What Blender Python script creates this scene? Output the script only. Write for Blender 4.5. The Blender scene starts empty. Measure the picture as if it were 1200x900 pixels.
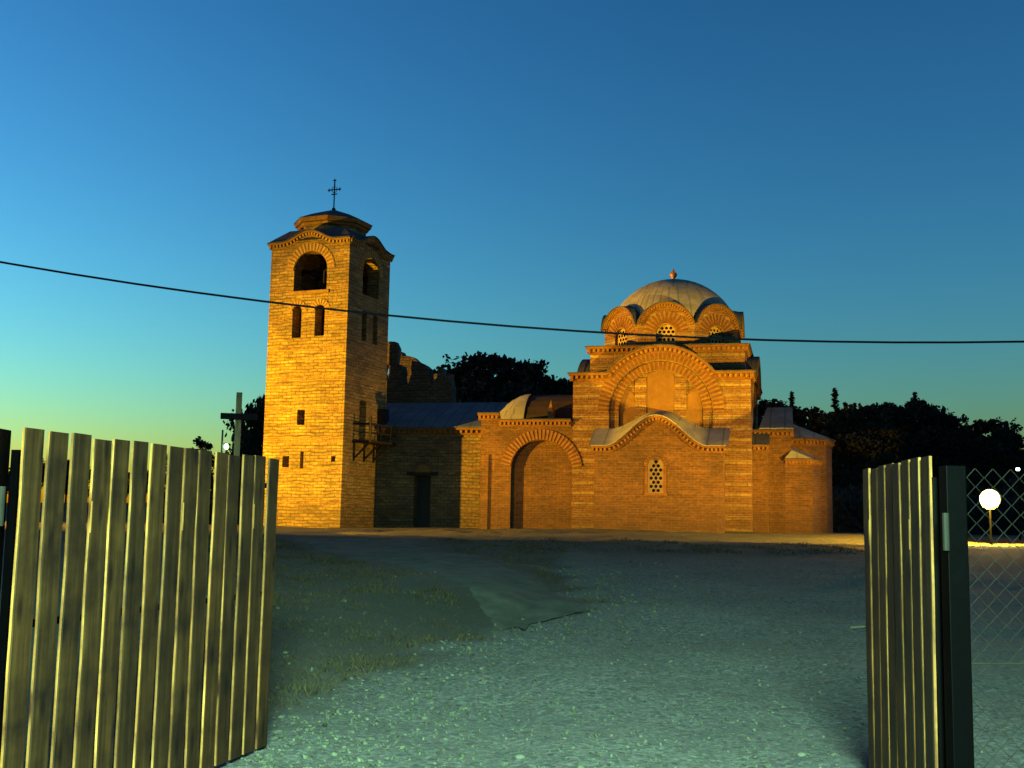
import bpy, bmesh, math, random
from mathutils import Vector, Matrix, noise, geometry
R = math.radians
rnd = random.Random(7)
S = bpy.context.scene
COL = S.collection
PI = math.pi

# ------------------------------------------------------------------ camera
cd = bpy.data.cameras.new("camera"); cam = bpy.data.objects.new("camera", cd); COL.objects.link(cam)
cd.sensor_width = 36.0; cd.lens = 1350.0 / 1200.0 * 36.0
cd.clip_start = 0.05; cd.clip_end = 3000.0
TH = math.atan(159.0 / 1350.0); RL = 0.018
_f = Vector((0, math.cos(TH), math.sin(TH))); _u = Vector((0, -math.sin(TH), math.cos(TH))); _r = Vector((1, 0, 0))
_u2 = math.cos(RL) * _u - math.sin(RL) * _r; _r2 = math.cos(RL) * _r + math.sin(RL) * _u
_m = Matrix((( _r2.x, _u2.x, -_f.x, 0), (_r2.y, _u2.y, -_f.y, 0), (_r2.z, _u2.z, -_f.z, 1.6), (0, 0, 0, 1)))
cam.matrix_world = _m
S.camera = cam

# ------------------------------------------------------------------ dusk sky
SUN_EL, SUN_ROT = 0.4, -71.0
W = bpy.data.worlds.new("World"); S.world = W; W.use_nodes = True
wn = W.node_tree; wn.nodes.clear()
sky = wn.nodes.new("ShaderNodeTexSky"); sky.sky_type = 'NISHITA'; sky.sun_disc = False
sky.sun_elevation = R(SUN_EL); sky.sun_rotation = R(SUN_ROT); sky.altitude = 300
sky.air_density = 1.0; sky.dust_density = 0.6; sky.ozone_density = 3.0
tint = wn.nodes.new("ShaderNodeMix"); tint.data_type = 'RGBA'; tint.blend_type = 'MULTIPLY'; tint.inputs[0].default_value = 1
tint.inputs[7].default_value = (0.94, 1.48, 1.10, 1)
contrast = wn.nodes.new("ShaderNodeGamma"); contrast.inputs[1].default_value = 1.6
bg = wn.nodes.new("ShaderNodeBackground"); bg.inputs[1].default_value = 0.15
wo = wn.nodes.new("ShaderNodeOutputWorld")
wn.links.new(sky.outputs[0], contrast.inputs[0]); wn.links.new(contrast.outputs[0], tint.inputs[6]); wn.links.new(tint.outputs[2], bg.inputs[0]); wn.links.new(bg.outputs[0], wo.inputs[0])
S.view_settings.view_transform = 'Standard'; S.view_settings.look = 'None'
S.view_settings.gamma = 1.0; S.view_settings.use_curve_mapping = False
S.view_settings.exposure = 2.5

def lamp(name, kind, loc, energy, color, target=None, radius=0.1, **kw):
    d = bpy.data.lights.new(name, kind); d.energy = energy; d.color = color
    if kind != 'SUN': d.shadow_soft_size = radius
    for k, v in kw.items(): setattr(d, k, v)
    o = bpy.data.objects.new(name, d); COL.objects.link(o); o.location = loc
    if target is not None:
        o.rotation_euler = (Vector(target) - Vector(loc)).to_track_quat('-Z', 'Y').to_euler()
    return o
# the last of the daylight, from the western glow on the left
lamp("sun", 'SUN', (0, 0, 50), 0.006, (1.0, 0.8, 0.6), target=(30, -16, 40), angle=R(20))
# sodium floodlight far off to the left
lamp("flood_west", 'SPOT', (-30, 37.5, 2.3), 35000, (1.0, 0.51, 0.008), target=(-4, 44.5, 3.2), radius=0.12, spot_size=R(60), spot_blend=0.85)
# sodium uplight right of the church
lamp("flood_east", 'SPOT', (9.6, 27.2, 1.38), 6500, (1.0, 0.58, 0.02), target=(6.6, 44, 10.6), radius=0.05, spot_size=R(31), spot_blend=0.12)
lamp("flood_east_low", 'SPOT', (9.5, 27.1, 1.38), 900, (1.0, 0.52, 0.02), target=(8.5, 42.5, 3.9), radius=0.1, spot_size=R(44), spot_blend=0.5)
lamp("flood_south", 'SPOT', (-7.4, 34.0, 1.9), 800, (1.0, 0.47, 0.012), target=(6.7, 45.8, 5.0), radius=0.06, spot_size=R(52), spot_blend=0.08)
# mercury street lamp behind the photographer
lamp("street_light", 'SPOT', (0.35, -3.0, 4.7), 8800, (0.50, 1.0, 0.66), target=(0, 3.7, 0), radius=1.1, spot_size=R(80), spot_blend=1.0)

# ------------------------------------------------------------------ materials
class NT:
    def __init__(s, name):
        s.m = bpy.data.materials.new(name); s.m.use_nodes = True; s.t = s.m.node_tree; s.t.nodes.clear()
        s.out = s.n("ShaderNodeOutputMaterial"); s.b = s.n("ShaderNodeBsdfPrincipled"); s.l(s.b.outputs[0], s.out.inputs[0])
    def n(s, t, **kw):
        x = s.t.nodes.new(t)
        for k, v in kw.items():
            if k.startswith("i_"): x.inputs[k[2:].replace("_", " ")].default_value = v
            else: setattr(x, k, v)
        return x
    def l(s, a, b): s.t.links.new(a, b)
    def noise(s, vec, scale, detail=4, rough=0.55):
        x = s.n("ShaderNodeTexNoise"); x.inputs["Scale"].default_value = scale; x.inputs["Detail"].default_value = detail; x.inputs["Roughness"].default_value = rough
        if vec is not None: s.l(vec, x.inputs["Vector"])
        return x.outputs[0]
    def ramp(s, fac, stops):
        x = s.n("ShaderNodeValToRGB"); e = x.color_ramp.elements
        while len(e) < len(stops): e.new(0.5)
        for i, (p, c) in enumerate(stops): e[i].position = p; e[i].color = (*c, 1) if len(c) == 3 else c
        s.l(fac, x.inputs[0]); return x.outputs[0]
    def mix(s, fac, a, b, mode='MIX'):
        x = s.n("ShaderNodeMix", data_type='RGBA', blend_type=mode)
        for v, i in ((fac, 0), (a, 6), (b, 7)):
            if hasattr(v, "is_linked") or hasattr(v, "links"): s.l(v, x.inputs[i])
            elif i == 0: x.inputs[0].default_value = v
            else: x.inputs[i].default_value = (*v, 1)
        return x.outputs[2]
    def math(s, op, a, b=None, c=None):
        x = s.n("ShaderNodeMath", operation=op)
        for i, v in enumerate((a, b, c)):
            if v is None: continue
            if hasattr(v, "links"): s.l(v, x.inputs[i])
            else: x.inputs[i].default_value = v
        return x.outputs[0]
    def bump(s, h, strength=0.4, dist=0.02):
        x = s.n("ShaderNodeBump"); x.inputs["Strength"].default_value = strength; x.inputs["Distance"].default_value = dist
        s.l(h, x.inputs["Height"]); s.l(x.outputs[0], s.b.inputs["Normal"])
    def coord(s, which="Object"):
        return s.n("ShaderNodeTexCoord").outputs[which]

def masonry(name, c1, c2, mortar, bw=0.26, row=0.09, ms=0.02, wob=0.02, band=None, bandcol=None, rough=0.9, stain=0.55, streak=0.6):
    t = NT(name); uv = t.coord("UV")
    nz = t.n("ShaderNodeTexNoise"); nz.inputs["Scale"].default_value = 1.6; nz.inputs["Detail"].default_value = 3; t.l(uv, nz.inputs["Vector"])
    sub = t.n("ShaderNodeVectorMath", operation='SUBTRACT'); t.l(nz.outputs[1], sub.inputs[0]); sub.inputs[1].default_value = (0.5, 0.5, 0.5)
    sc = t.n("ShaderNodeVectorMath", operation='SCALE'); t.l(sub.outputs[0], sc.inputs[0]); sc.inputs["Scale"].default_value = wob * 3
    ad = t.n("ShaderNodeVectorMath", operation='ADD'); t.l(uv, ad.inputs[0]); t.l(sc.outputs[0], ad.inputs[1])
    def bt(bw, row, ms, a, b, m, sq=1.0):
        x = t.n("ShaderNodeTexBrick"); t.l(ad.outputs[0], x.inputs["Vector"])
        x.inputs["Scale"].default_value = 1; x.inputs["Brick Width"].default_value = bw; x.inputs["Row Height"].default_value = row
        x.inputs["Mortar Size"].default_value = ms; x.inputs["Mortar Smooth"].default_value = 0.3; x.inputs["Bias"].default_value = -0.1
        x.squash = sq; x.squash_frequency = 3; x.offset_frequency = 2
        x.inputs["Color1"].default_value = (*a, 1); x.inputs["Color2"].default_value = (*b, 1); x.inputs["Mortar"].default_value = (*m, 1)
        return x
    x = bt(bw, row, ms, c1, c2, mortar)
    col, h = x.outputs[0], x.outputs[1]
    if band:
        per, frac = band
        sy = t.n("ShaderNodeSeparateXYZ"); t.l(ad.outputs[0], sy.inputs[0])
        fr = t.math('FRACT', t.math('DIVIDE', sy.outputs[1], per))
        msk = t.math('GREATER_THAN', fr, 1 - frac)
        y = bt(bandcol[3], bandcol[4], ms, bandcol[0], bandcol[1], bandcol[2])
        col = t.mix(msk, col, y.outputs[0])
    n1 = t.noise(uv, 0.55, 5, 0.6); col = t.mix(1.0, col, t.ramp(n1, [(0.3, (stain,) * 3), (0.62, (1.1,) * 3)]), 'MULTIPLY')
    mp = t.n("ShaderNodeMapping"); mp.inputs["Scale"].default_value = (1.3, 7.5, 1); t.l(ad.outputs[0], mp.inputs[0]); n3 = t.noise(mp.outputs[0], 1.0, 4, 0.6)
    col = t.mix(1.0, col, t.ramp(n3, [(0.32, (streak,) * 3), (0.66, (1.2,) * 3)]), 'MULTIPLY')
    n2 = t.noise(uv, 7.0, 4, 0.7); col = t.mix(1.0, col, t.ramp(n2, [(0.3, (0.62,) * 3), (0.7, (1.25,) * 3)]), 'MULTIPLY')
    sy2 = t.n("ShaderNodeSeparateXYZ"); t.l(uv, sy2.inputs[0])
    dm = t.math('ADD', t.math('MULTIPLY', sy2.outputs[1], 0.6), t.math('MULTIPLY', t.math('SUBTRACT', n1, 0.5), -2.6))
    col = t.mix(1.0, col, t.ramp(dm, [(0.25, (0.50, 0.47, 0.45)), (0.95, (1, 1, 1))]), 'MULTIPLY')
    t.l(col, t.b.inputs["Base Color"]); t.b.inputs["Roughness"].default_value = rough
    hh = t.math('ADD', t.math('MULTIPLY', h, -1.0), t.math('MULTIPLY', n2, 1.2))
    t.bump(hh, 0.7, 0.03)
    return t.m

def plain(name, col, rough=0.7, metal=0.0, var=0.35, scale=3.0, bump=0.2, coord="Object", stretch=None, spec=0.3):
    t = NT(name); v = t.coord(coord)
    if stretch:
        mp = t.n("ShaderNodeMapping"); mp.inputs["Scale"].default_value = stretch; t.l(v, mp.inputs[0]); v = mp.outputs[0]
    n = t.noise(v, scale, 5, 0.6)
    c = t.mix(1.0, col, t.ramp(n, [(0.3, (1 - var,) * 3), (0.7, (1 + var,) * 3)]), 'MULTIPLY')
    t.l(c, t.b.inputs["Base Color"]); t.b.inputs["Roughness"].default_value = rough; t.b.inputs["Metallic"].default_value = metal; t.b.inputs["Specular IOR Level"].default_value = spec
    if bump: t.bump(n, bump, 0.01)
    return t.m

def emis(name, col, strength):
    t = NT(name); t.b.inputs["Base Color"].default_value = (0.8, 0.8, 0.8, 1)
    t.b.inputs["Emission Color"].default_value = (*col, 1); t.b.inputs["Emission Strength"].default_value = strength
    return t.m

def lead_roof(name, col, seam=0.55):
    t = NT(name); uv = t.coord("UV"); sp = t.n("ShaderNodeSeparateXYZ"); t.l(uv, sp.inputs[0])
    fr = t.math('FRACT', t.math('DIVIDE', sp.outputs[0], seam))
    sm = t.math('LESS_THAN', t.math('ABSOLUTE', t.math('SUBTRACT', fr, 0.5)), 0.06)
    n = t.noise(uv, 1.3, 5, 0.65)
    c = t.mix(1.0, col, t.ramp(n, [(0.3, (0.7,) * 3), (0.7, (1.25,) * 3)]), 'MULTIPLY')
    c = t.mix(t.math('MULTIPLY', sm, 0.6), c, (col[0] * .45, col[1] * .45, col[2] * .45))
    t.l(c, t.b.inputs["Base Color"]); t.b.inputs["Roughness"].default_value = 0.8; t.b.inputs["Specular IOR Level"].default_value = 0.2
    t.bump(t.math('ADD', sm, n), 0.35, 0.02); return t.m

M = {}
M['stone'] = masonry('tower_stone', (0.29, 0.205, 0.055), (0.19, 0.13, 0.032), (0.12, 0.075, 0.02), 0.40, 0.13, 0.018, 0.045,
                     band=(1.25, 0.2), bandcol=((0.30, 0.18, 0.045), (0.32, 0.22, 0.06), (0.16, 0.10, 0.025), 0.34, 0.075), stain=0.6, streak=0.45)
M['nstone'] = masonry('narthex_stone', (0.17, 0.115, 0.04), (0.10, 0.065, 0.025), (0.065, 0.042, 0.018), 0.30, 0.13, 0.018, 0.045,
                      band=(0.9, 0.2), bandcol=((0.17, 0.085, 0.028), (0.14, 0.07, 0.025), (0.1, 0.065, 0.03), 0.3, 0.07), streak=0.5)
M['brick'] = masonry('red_brick', (0.1160, 0.0496, 0.0080), (0.0760, 0.0288, 0.0056), (0.1240, 0.0608, 0.0144), 0.28, 0.095, 0.018, 0.014, stain=0.55, streak=0.7)
M['brick_banded'] = masonry('banded_brick', (0.1462, 0.0602, 0.0129), (0.1075, 0.0430, 0.0095), (0.1720, 0.0946, 0.0275), 0.28, 0.09, 0.018, 0.014,
                            band=(0.42, 0.34), bandcol=((0.25, 0.16, 0.045), (0.20, 0.125, 0.035), (0.13, 0.07, 0.02), 0.55, 0.13), stain=0.65, streak=0.65)
M['ruin'] = masonry('ruin_stone', (0.12, 0.08, 0.03), (0.075, 0.05, 0.022), (0.05, 0.03, 0.015), 0.34, 0.14, 0.022, 0.1, stain=0.5, streak=0.5)
M['mortar'] = plain('arch_mortar', (0.1530, 0.0850, 0.0255), 0.95, var=0.3, scale=6)
M['voussoir'] = plain('arch_brick', (0.0978, 0.0357, 0.0076), 0.9, var=0.35, scale=5)
M['voussoir_pale'] = plain('arch_brick_pale', (0.1600, 0.0840, 0.0240), 0.9, var=0.3, scale=5)
M['cornice'] = plain('cornice_brick', (0.1275, 0.0527, 0.0136), 0.9, var=0.35, scale=4)
M['tower_brick'] = plain('tower_brick', (0.17, 0.10, 0.024), 0.9, var=0.35, scale=4)
M['tower_brick_pale'] = plain('tower_brick_pale', (0.25, 0.165, 0.045), 0.9, var=0.35, scale=5)
M['plaster'] = plain('niche_plaster', (0.1360, 0.0680, 0.0176), 0.95, var=0.22, scale=3)
M['lead'] = lead_roof('lead_roof', (0.20, 0.19, 0.15))
M['lead_dark'] = lead_roof('dark_metal_roof', (0.045, 0.05, 0.06))
M['lead_blue'] = lead_roof('blue_grey_roof', (0.085, 0.10, 0.12))
M['tile'] = plain('dark_tile_roof', (0.02, 0.011, 0.009), 0.9, var=0.4, scale=2)
M['lattice'] = plain('window_lattice', (0.26, 0.18, 0.07), 0.9, var=0.15)
M['dark'] = plain('interior_dark', (0.015, 0.013, 0.012), 0.95, var=0.2, bump=0)
M['glass'] = plain('dark_glass', (0.01, 0.012, 0.016), 0.25, var=0.1, bump=0)
M['doorwood'] = plain('door_wood', (0.007, 0.006, 0.007), 0.7, var=0.3, scale=5)
M['oldwood'] = plain('old_timber', (0.012, 0.008, 0.005), 0.85, var=0.4, scale=5)
M['iron'] = plain('black_iron', (0.0003, 0.0003, 0.0005), 0.5, 0.0, spec=0.02, var=0.3, scale=9)
M['galv'] = plain('wire_metal', (0.012, 0.011, 0.009), 0.6, 0.0, spec=0.1, var=0.3, scale=9, bump=0)
M['bronze'] = plain('bell_bronze', (0.10, 0.07, 0.03), 0.4, 0.8, var=0.3)
M['gilt'] = plain('finial_metal', (0.30, 0.14, 0.05), 0.5, 0.5, var=0.2)
M['crosswood'] = plain('cross_wood', (0.45, 0.30, 0.12), 0.8, var=0.35, scale=4, stretch=(6, 6, 1))
M['cable'] = plain('cable_rubber', (0.012, 0.014, 0.02), 0.8, var=0.1, bump=0)
M['leaf'] = plain('dark_foliage', (0.012, 0.013, 0.006), 0.9, var=0.5, scale=0.8, bump=0)
M['needle'] = plain('conifer_foliage', (0.010, 0.013, 0.006), 0.9, var=0.4, scale=0.8, bump=0)
M['bark'] = plain('bark', (0.05, 0.035, 0.025), 0.95, var=0.4, scale=6)
M['pole'] = plain('pole_concrete', (0.2, 0.19, 0.17), 0.9, var=0.2)
M['housing'] = plain('lamp_housing', (0.03, 0.03, 0.03), 0.5, 0.4, var=0.2)
M['glow'] = emis('lamp_glow', (0.95, 1.0, 0.72), 12)
M['glow_far'] = emis('far_lamp_glow', (0.55, 1.0, 0.75), 1.5)
M['path'] = plain('path_concrete', (0.037, 0.040, 0.028), 0.95, var=0.5, scale=2.2, bump=0.8)
M['rock'] = plain('gravel_stone', (0.052, 0.058, 0.04), 0.95, var=0.85, scale=14, spec=0.1)
M['pale_stone'] = plain('pale_stone', (0.055, 0.06, 0.045), 0.9, var=0.4, scale=12)
M['drygrass'] = plain('dry_grass', (0.028, 0.022, 0.008), 0.95, var=0.7, scale=5, bump=0)

def board_mat(name, gain):
    t = NT(name); v = t.coord("UV"); info = t.n("ShaderNodeObjectInfo")
    sc = t.n("ShaderNodeVectorMath", operation='SCALE'); sc.inputs[0].default_value = (37.0, 91.0, 13.0); t.l(info.outputs["Random"], sc.inputs["Scale"])
    ad = t.n("ShaderNodeVectorMath", operation='ADD'); t.l(v, ad.inputs[0]); t.l(sc.outputs[0], ad.inputs[1])
    mp = t.n("ShaderNodeMapping"); mp.inputs["Scale"].default_value = (28, 1.1, 1); t.l(ad.outputs[0], mp.inputs[0])
    g = t.noise(mp.outputs[0], 1.0, 6, 0.65)
    mp2 = t.n("ShaderNodeMapping"); mp2.inputs["Scale"].default_value = (5.5, 1.6, 1); t.l(ad.outputs[0], mp2.inputs[0])
    vo = t.n("ShaderNodeTexVoronoi", voronoi_dimensions='2D'); vo.inputs["Scale"].default_value = 1.0; t.l(mp2.outputs[0], vo.inputs["Vector"])
    c = t.ramp(g, [(0.25, (0.03, 0.011, 0.002)), (0.5, (0.095, 0.043, 0.010)), (0.75, (0.19, 0.10, 0.025))])
    kn = t.ramp(vo.outputs["Distance"], [(0.04, (0.25, 0.16, 0.10)), (0.16, (1, 1, 1))])
    c = t.mix(1.0, c, kn, 'MULTIPLY')
    big = t.noise(ad.outputs[0], 2.6, 5, 0.65)
    c = t.mix(1.0, c, t.ramp(big, [(0.35, (0.32, 0.27, 0.24)), (0.62, (1.12,) * 3)]), 'MULTIPLY')
    c = t.mix(1.0, c, t.ramp(info.outputs["Random"], [(0, (0.72, 0.72, 0.76)), (1, (1.12, 1.08, 0.98))]), 'MULTIPLY')
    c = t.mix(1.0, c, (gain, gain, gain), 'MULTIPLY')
    t.l(c, t.b.inputs["Base Color"]); t.b.inputs["Roughness"].default_value = 0.7; t.b.inputs["Specular IOR Level"].default_value = 0.15
    t.bump(g, 0.35, 0.004); return t.m
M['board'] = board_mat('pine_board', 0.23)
M['board_edge'] = board_mat('lamplit_edge', 2.1)  # narrow board edges: same wood, lamplight on them put into a brighter colour

def ground_mat():
    t = NT('ground_earth'); P = t.coord("Object")
    a = t.n("ShaderNodeAttribute"); a.attribute_name = "mask"; s = t.n("ShaderNodeSeparateColor"); t.l(a.outputs["Color"], s.inputs[0])
    n0 = t.noise(P, 0.35, 6, 0.65); n1 = t.noise(P, 3.0, 6, 0.7); n2 = t.noise(P, 22.0, 5, 0.7)
    vo = t.n("ShaderNodeTexVoronoi"); vo.inputs["Scale"].default_value = 26; t.l(P, vo.inputs["Vector"])
    gr = t.ramp(n2, [(0.3, (0.022, 0.026, 0.017)), (0.5, (0.056, 0.063, 0.043)), (0.7, (0.12, 0.13, 0.09))])
    gr = t.mix(0.85, gr, vo.outputs["Color"], 'OVERLAY')
    hs = t.n("ShaderNodeHueSaturation"); hs.inputs["Saturation"].default_value = 0.25; t.l(gr, hs.inputs["Color"]); gr = hs.outputs[0]
    ss = t.ramp(n2, [(0.3, (0.008, 0.006, 0.002)), (0.6, (0.032, 0.024, 0.008)), (0.75, (0.055, 0.042, 0.016))])
    gg = t.ramp(n1, [(0.42, (0, 0, 0)), (0.62, (1, 1, 1))])
    green = t.mix(gg, ss, (0.008, 0.014, 0.004))
    f = t.math('ADD', s.outputs[0], t.math('MULTIPLY', t.math('SUBTRACT', n1, 0.5), 0.9))
    f = t.math('SMOOTH_MIN', t.math('MAXIMUM', f, 0.0), 1.0, 0.1)
    c = t.mix(f, t.mix(s.outputs[1], ss, green), gr)
    c = t.mix(1.0, c, t.ramp(n0, [(0.3, (0.6,) * 3), (0.65, (1.15,) * 3)]), 'MULTIPLY')
    t.l(c, t.b.inputs["Base Color"]); t.b.inputs["Roughness"].default_value = 0.95
    t.bump(t.math('ADD', t.math('MULTIPLY', n1, 2.5), t.math('MULTIPLY', n2, 1.3)), 1.0, 0.07); return t.m
M['ground'] = ground_mat()

# ------------------------------------------------------------------ mesh helpers
class MB:
    def __init__(s): s.v = []; s.f = []
    def add(s, vs, fs):
        o = len(s.v); s.v += [tuple(p) for p in vs]; s.f += [tuple(i + o for i in f) for f in fs]
    def box(s, x0, x1, y0, y1, z0, z1, T=None):
        vs = [(x, y, z) for z in (z0, z1) for y in (y0, y1) for x in (x0, x1)]
        if T: vs = [T(*p) for p in vs]
        s.add(vs, [(0, 2, 3, 1), (4, 5, 7, 6), (0, 1, 5, 4), (2, 6, 7, 3), (0, 4, 6, 2), (1, 3, 7, 5)])
    def loft(s, rings, cap=True, closed=True):
        k = len(rings[0]); vs = [p for r in rings for p in r]; fs = []
        for i in range(len(rings) - 1):
            for j in range(k if closed else k - 1):
                a = i * k + j; b = i * k + (j + 1) % k; fs.append((a, b, b + k, a + k))
        if cap: fs += [tuple(range(k - 1, -1, -1)), tuple((len(rings) - 1) * k + j for j in range(k))]
        s.add(vs, fs)
    def tube(s, pts, rad, seg=6, cap=True):
        pts = [Vector(p) for p in pts]; rings = []
        if not hasattr(rad, '__len__'): rad = [rad] * len(pts)
        for i, p in enumerate(pts):
            d = (pts[min(i + 1, len(pts) - 1)] - pts[max(i - 1, 0)]).normalized()
            a = d.orthogonal().normalized() if i == 0 else (a - d * a.dot(d)).normalized()
            b = d.cross(a)
            rings.append([p + (a * math.cos(2 * PI * j / seg) + b * math.sin(2 * PI * j / seg)) * rad[i] for j in range(seg)])
        s.loft(rings, cap)
    def panel(s, outer, holes, T, n0, n1):
        polys = [[Vector((p[0], p[1], 0)) for p in q] for q in [outer] + holes]
        tris = geometry.tessellate_polygon(polys); flat = [p for q in polys for p in q]; k = len(flat)
        vs = [T(p.x, n1, p.y) for p in flat] + [T(p.x, n0, p.y) for p in flat]
        fs = [tuple(t) for t in tris] + [tuple(i + k for i in reversed(t)) for t in tris]
        o = 0
        for q in polys:
            m = len(q)
            for i in range(m): a = o + i; b = o + (i + 1) % m; fs.append((a, b, b + k, a + k))
            o += m
        s.add(vs, fs)
    def strip(s, pts, a, b, p0, p1, T):
        """band following pts (t,z): offsets a..b along its in-plane normal, proud p0..p1"""
        rings = []
        n = len(pts)
        for i in range(n):
            d0 = Vector(pts[i]) - Vector(pts[i - 1]) if i > 0 else Vector(pts[1]) - Vector(pts[0])
            d1 = Vector(pts[i + 1]) - Vector(pts[i]) if i < n - 1 else d0
            if i == 0: d0 = d1
            d0 = d0.normalized(); d1 = d1.normalized(); nn = Vector((-d0.y - d1.y, d0.x + d1.x)).normalized()
            k = 1 / max(0.5, nn.dot(Vector((-d0.y, d0.x))))
            P = lambda o: (pts[i][0] + nn.x * o * k, pts[i][1] + nn.y * o * k)
            A, B = P(a), P(b)
            rings.append([T(A[0], p0, A[1]), T(A[0], p1, A[1]), T(B[0], p1, B[1]), T(B[0], p0, B[1])])
        s.loft(rings)
    def dentils(s, pts, a, b, p0, p1, step, w, T):
        acc = step * 0.5
        for i in range(len(pts) - 1):
            A = Vector(pts[i]); D = Vector(pts[i + 1]) - A; L = D.length
            if L < 1e-6: continue
            D /= L; N = Vector((-D.y, D.x))
            while acc < L:
                c = A + D * acc
                q = [c - D * w / 2 + N * a, c + D * w / 2 + N * a, c + D * w / 2 + N * b, c - D * w / 2 + N * b]
                s.add([T(p.x, p0, p.y) for p in q] + [T(p.x, p1, p.y) for p in q],
                      [(0, 1, 2, 3), (4, 7, 6, 5), (0, 4, 5, 1), (1, 5, 6, 2), (2, 6, 7, 3), (3, 7, 4, 0)])
                acc += step
            acc -= L
    def build(s, name, mat, parent=None, smooth=False, bevel=0):
        me = bpy.data.meshes.new(name); me.from_pydata(s.v, [], s.f); me.validate()
        bm = bmesh.new(); bm.from_mesh(me)
        bmesh.ops.recalc_face_normals(bm, faces=bm.faces)
        if bevel: bmesh.ops.bevel(bm, geom=bm.edges[:], offset=bevel, segments=2, affect='EDGES', profile=0.6)
        uvl = bm.loops.layers.uv.new("UVMap")
        for f in bm.faces:
            n = f.normal; f.smooth = smooth
            if abs(n.z) > 0.8:
                for lp in f.loops: lp[uvl].uv = (lp.vert.co.x, lp.vert.co.y)
            else:
                t = Vector((-n.y, n.x, 0)).normalized()
                if abs(t.x) > abs(t.y) and t.x < 0 or abs(t.y) >= abs(t.x) and t.y < 0: t = -t
                for lp in f.loops: lp[uvl].uv = (lp.vert.co.dot(t), lp.vert.co.z / max(0.35, math.sqrt(1 - n.z * n.z)) if abs(n.z) > .3 else lp.vert.co.z)
        bm.to_mesh(me); bm.free()
        me.materials.append(mat)
        o = bpy.data.objects.new(name, me); COL.objects.link(o)
        if parent: o.parent = parent
        return o

def thing(name, label, cat, loc=(0, 0, 0), rz=0, group=None):
    o = bpy.data.objects.new(name, None); COL.objects.link(o); o.empty_display_size = 0.3
    o.location = loc; o.rotation_euler = (0, 0, rz); o["label"] = label; o["category"] = cat
    if group: o["group"] = group
    return o
def tag(o, label, cat, group=None):
    o["label"] = label; o["category"] = cat
    if group: o["group"] = group
    return o
def kind(o, k): o["kind"] = k; return o
def dup(root, loc, rz, label, group=None, scale=None):
    r = root.copy(); COL.objects.link(r); r.location = loc; r.rotation_euler = (0, 0, rz); r["label"] = label
    if group: r["group"] = group
    if scale: r.scale = scale
    for ch in list(root.children):
        c = ch.copy(); COL.objects.link(c); c.parent = r
    return r

def arc(cx, cz, r, a0, a1, n):   # degrees
    return [(cx + r * math.cos(R(a0 + (a1 - a0) * i / n)), cz + r * math.sin(R(a0 + (a1 - a0) * i / n))) for i in range(n + 1)]
def arch_hole(x0, x1, z0, ztop, n=14):
    r = (x1 - x0) / 2; c = (x0 + x1) / 2
    return [(x0, z0), (x1, z0)] + arc(c, ztop - r, r, 0, 180, n)
def rect(x0, x1, z0, z1): return [(x0, z0), (x1, z0), (x1, z1), (x0, z1)]
def voussoirs(parent, name, cx, cz, r0, r1, a0, a1, T, proud=0.03, step=0.16, w=0.085, mats=('mortar', 'voussoir'), base=0.0):
    mb = MB(); pts = arc(cx, cz, r0, a1, a0, 28); mb.strip(pts, 0, r1 - r0, base - .02, base + proud, T)
    a = mb.build(name, M[mats[0]], parent)
    d = MB(); d.dentils(arc(cx, cz, (r0 + r1) / 2, a1, a0, 60), -(r1 - r0) / 2 + 0.02, (r1 - r0) / 2 - 0.02, base + proud - .01, base + proud + 0.018, step, w, T)
    d.build('voussoir', M[mats[1]], a)["kind"] = "stuff"
    return a
def cornice(parent, pts, T, proud=0.16, metal=True, step=0.22, s=1.0, base=0.0, roofmat='lead_dark', mats=('cornice', 'voussoir_pale')):
    mb = MB()
    mb.strip(pts, -0.30 * s, -0.23 * s, base - .02, base + proud * 0.35, T)
    mb.strip(pts, -0.09 * s, 0.0, base - .02, base + proud, T)
    mb.strip(pts, -0.232 * s, -0.088 * s, base - .02, base + proud * 0.25, T)
    a = mb.build('cornice', M[mats[0]], parent)
    d = MB(); d.dentils(pts, -0.225 * s, -0.095 * s, base + proud * .2, base + proud * 0.75, step * s, 0.10 * s, T)
    x = d.build('dentil', M[mats[1]], a); x["kind"] = "stuff"
    if metal:
        r = MB(); r.strip(pts, 0.003, 0.035, base - .05, base + proud + 0.05, T); r.build('flashing', M[roofmat], a)
    return a

# ------------------------------------------------------------------ the ground
def sst(a, b, x):
    t = max(0.0, min(1.0, (x - a) / (b - a))); return t * t * (3 - 2 * t)
def lerp_tab(tab, y):
    if y <= tab[0][0]: return tab[0][1]
    for (a, p), (b, q) in zip(tab, tab[1:]):
        if y <= b: return p + (q - p) * (y - a) / (b - a)
    return tab[-1][1]
BANK = [(6, -1.9), (9, -1.6), (12, -0.9), (14.4, -0.3), (16.6, 1.3), (20, 1.4), (26, 1.0), (40, 1.0)]
def hz_smooth(x, y):
    z = 1.05 * max(0.0, min(1.0, (y - 9.5) / 21.5)) ** 1.05
    if y > 31: z = 1.05 + 0.22 * sst(33, 43, y) * (0.45 + 0.55 * sst(-6, 2, x))
    b = lerp_tab(BANK, y); z += 0.30 * sst(0.0, 2.4, b - x) * sst(7, 12, y) * (1 - sst(17, 29, y))
    # wooded hill behind the church
    top = lerp_tab([(-60, 0.6), (-24, 1.2), (-16, 3.4), (-6, 6.0), (8, 5.6), (20, 4.4), (30, 4.6), (38, 2.6), (60, 1.6)], x * 80 / max(60.0, y))
    z += top * sst(60, 86, y)
    return z
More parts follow.
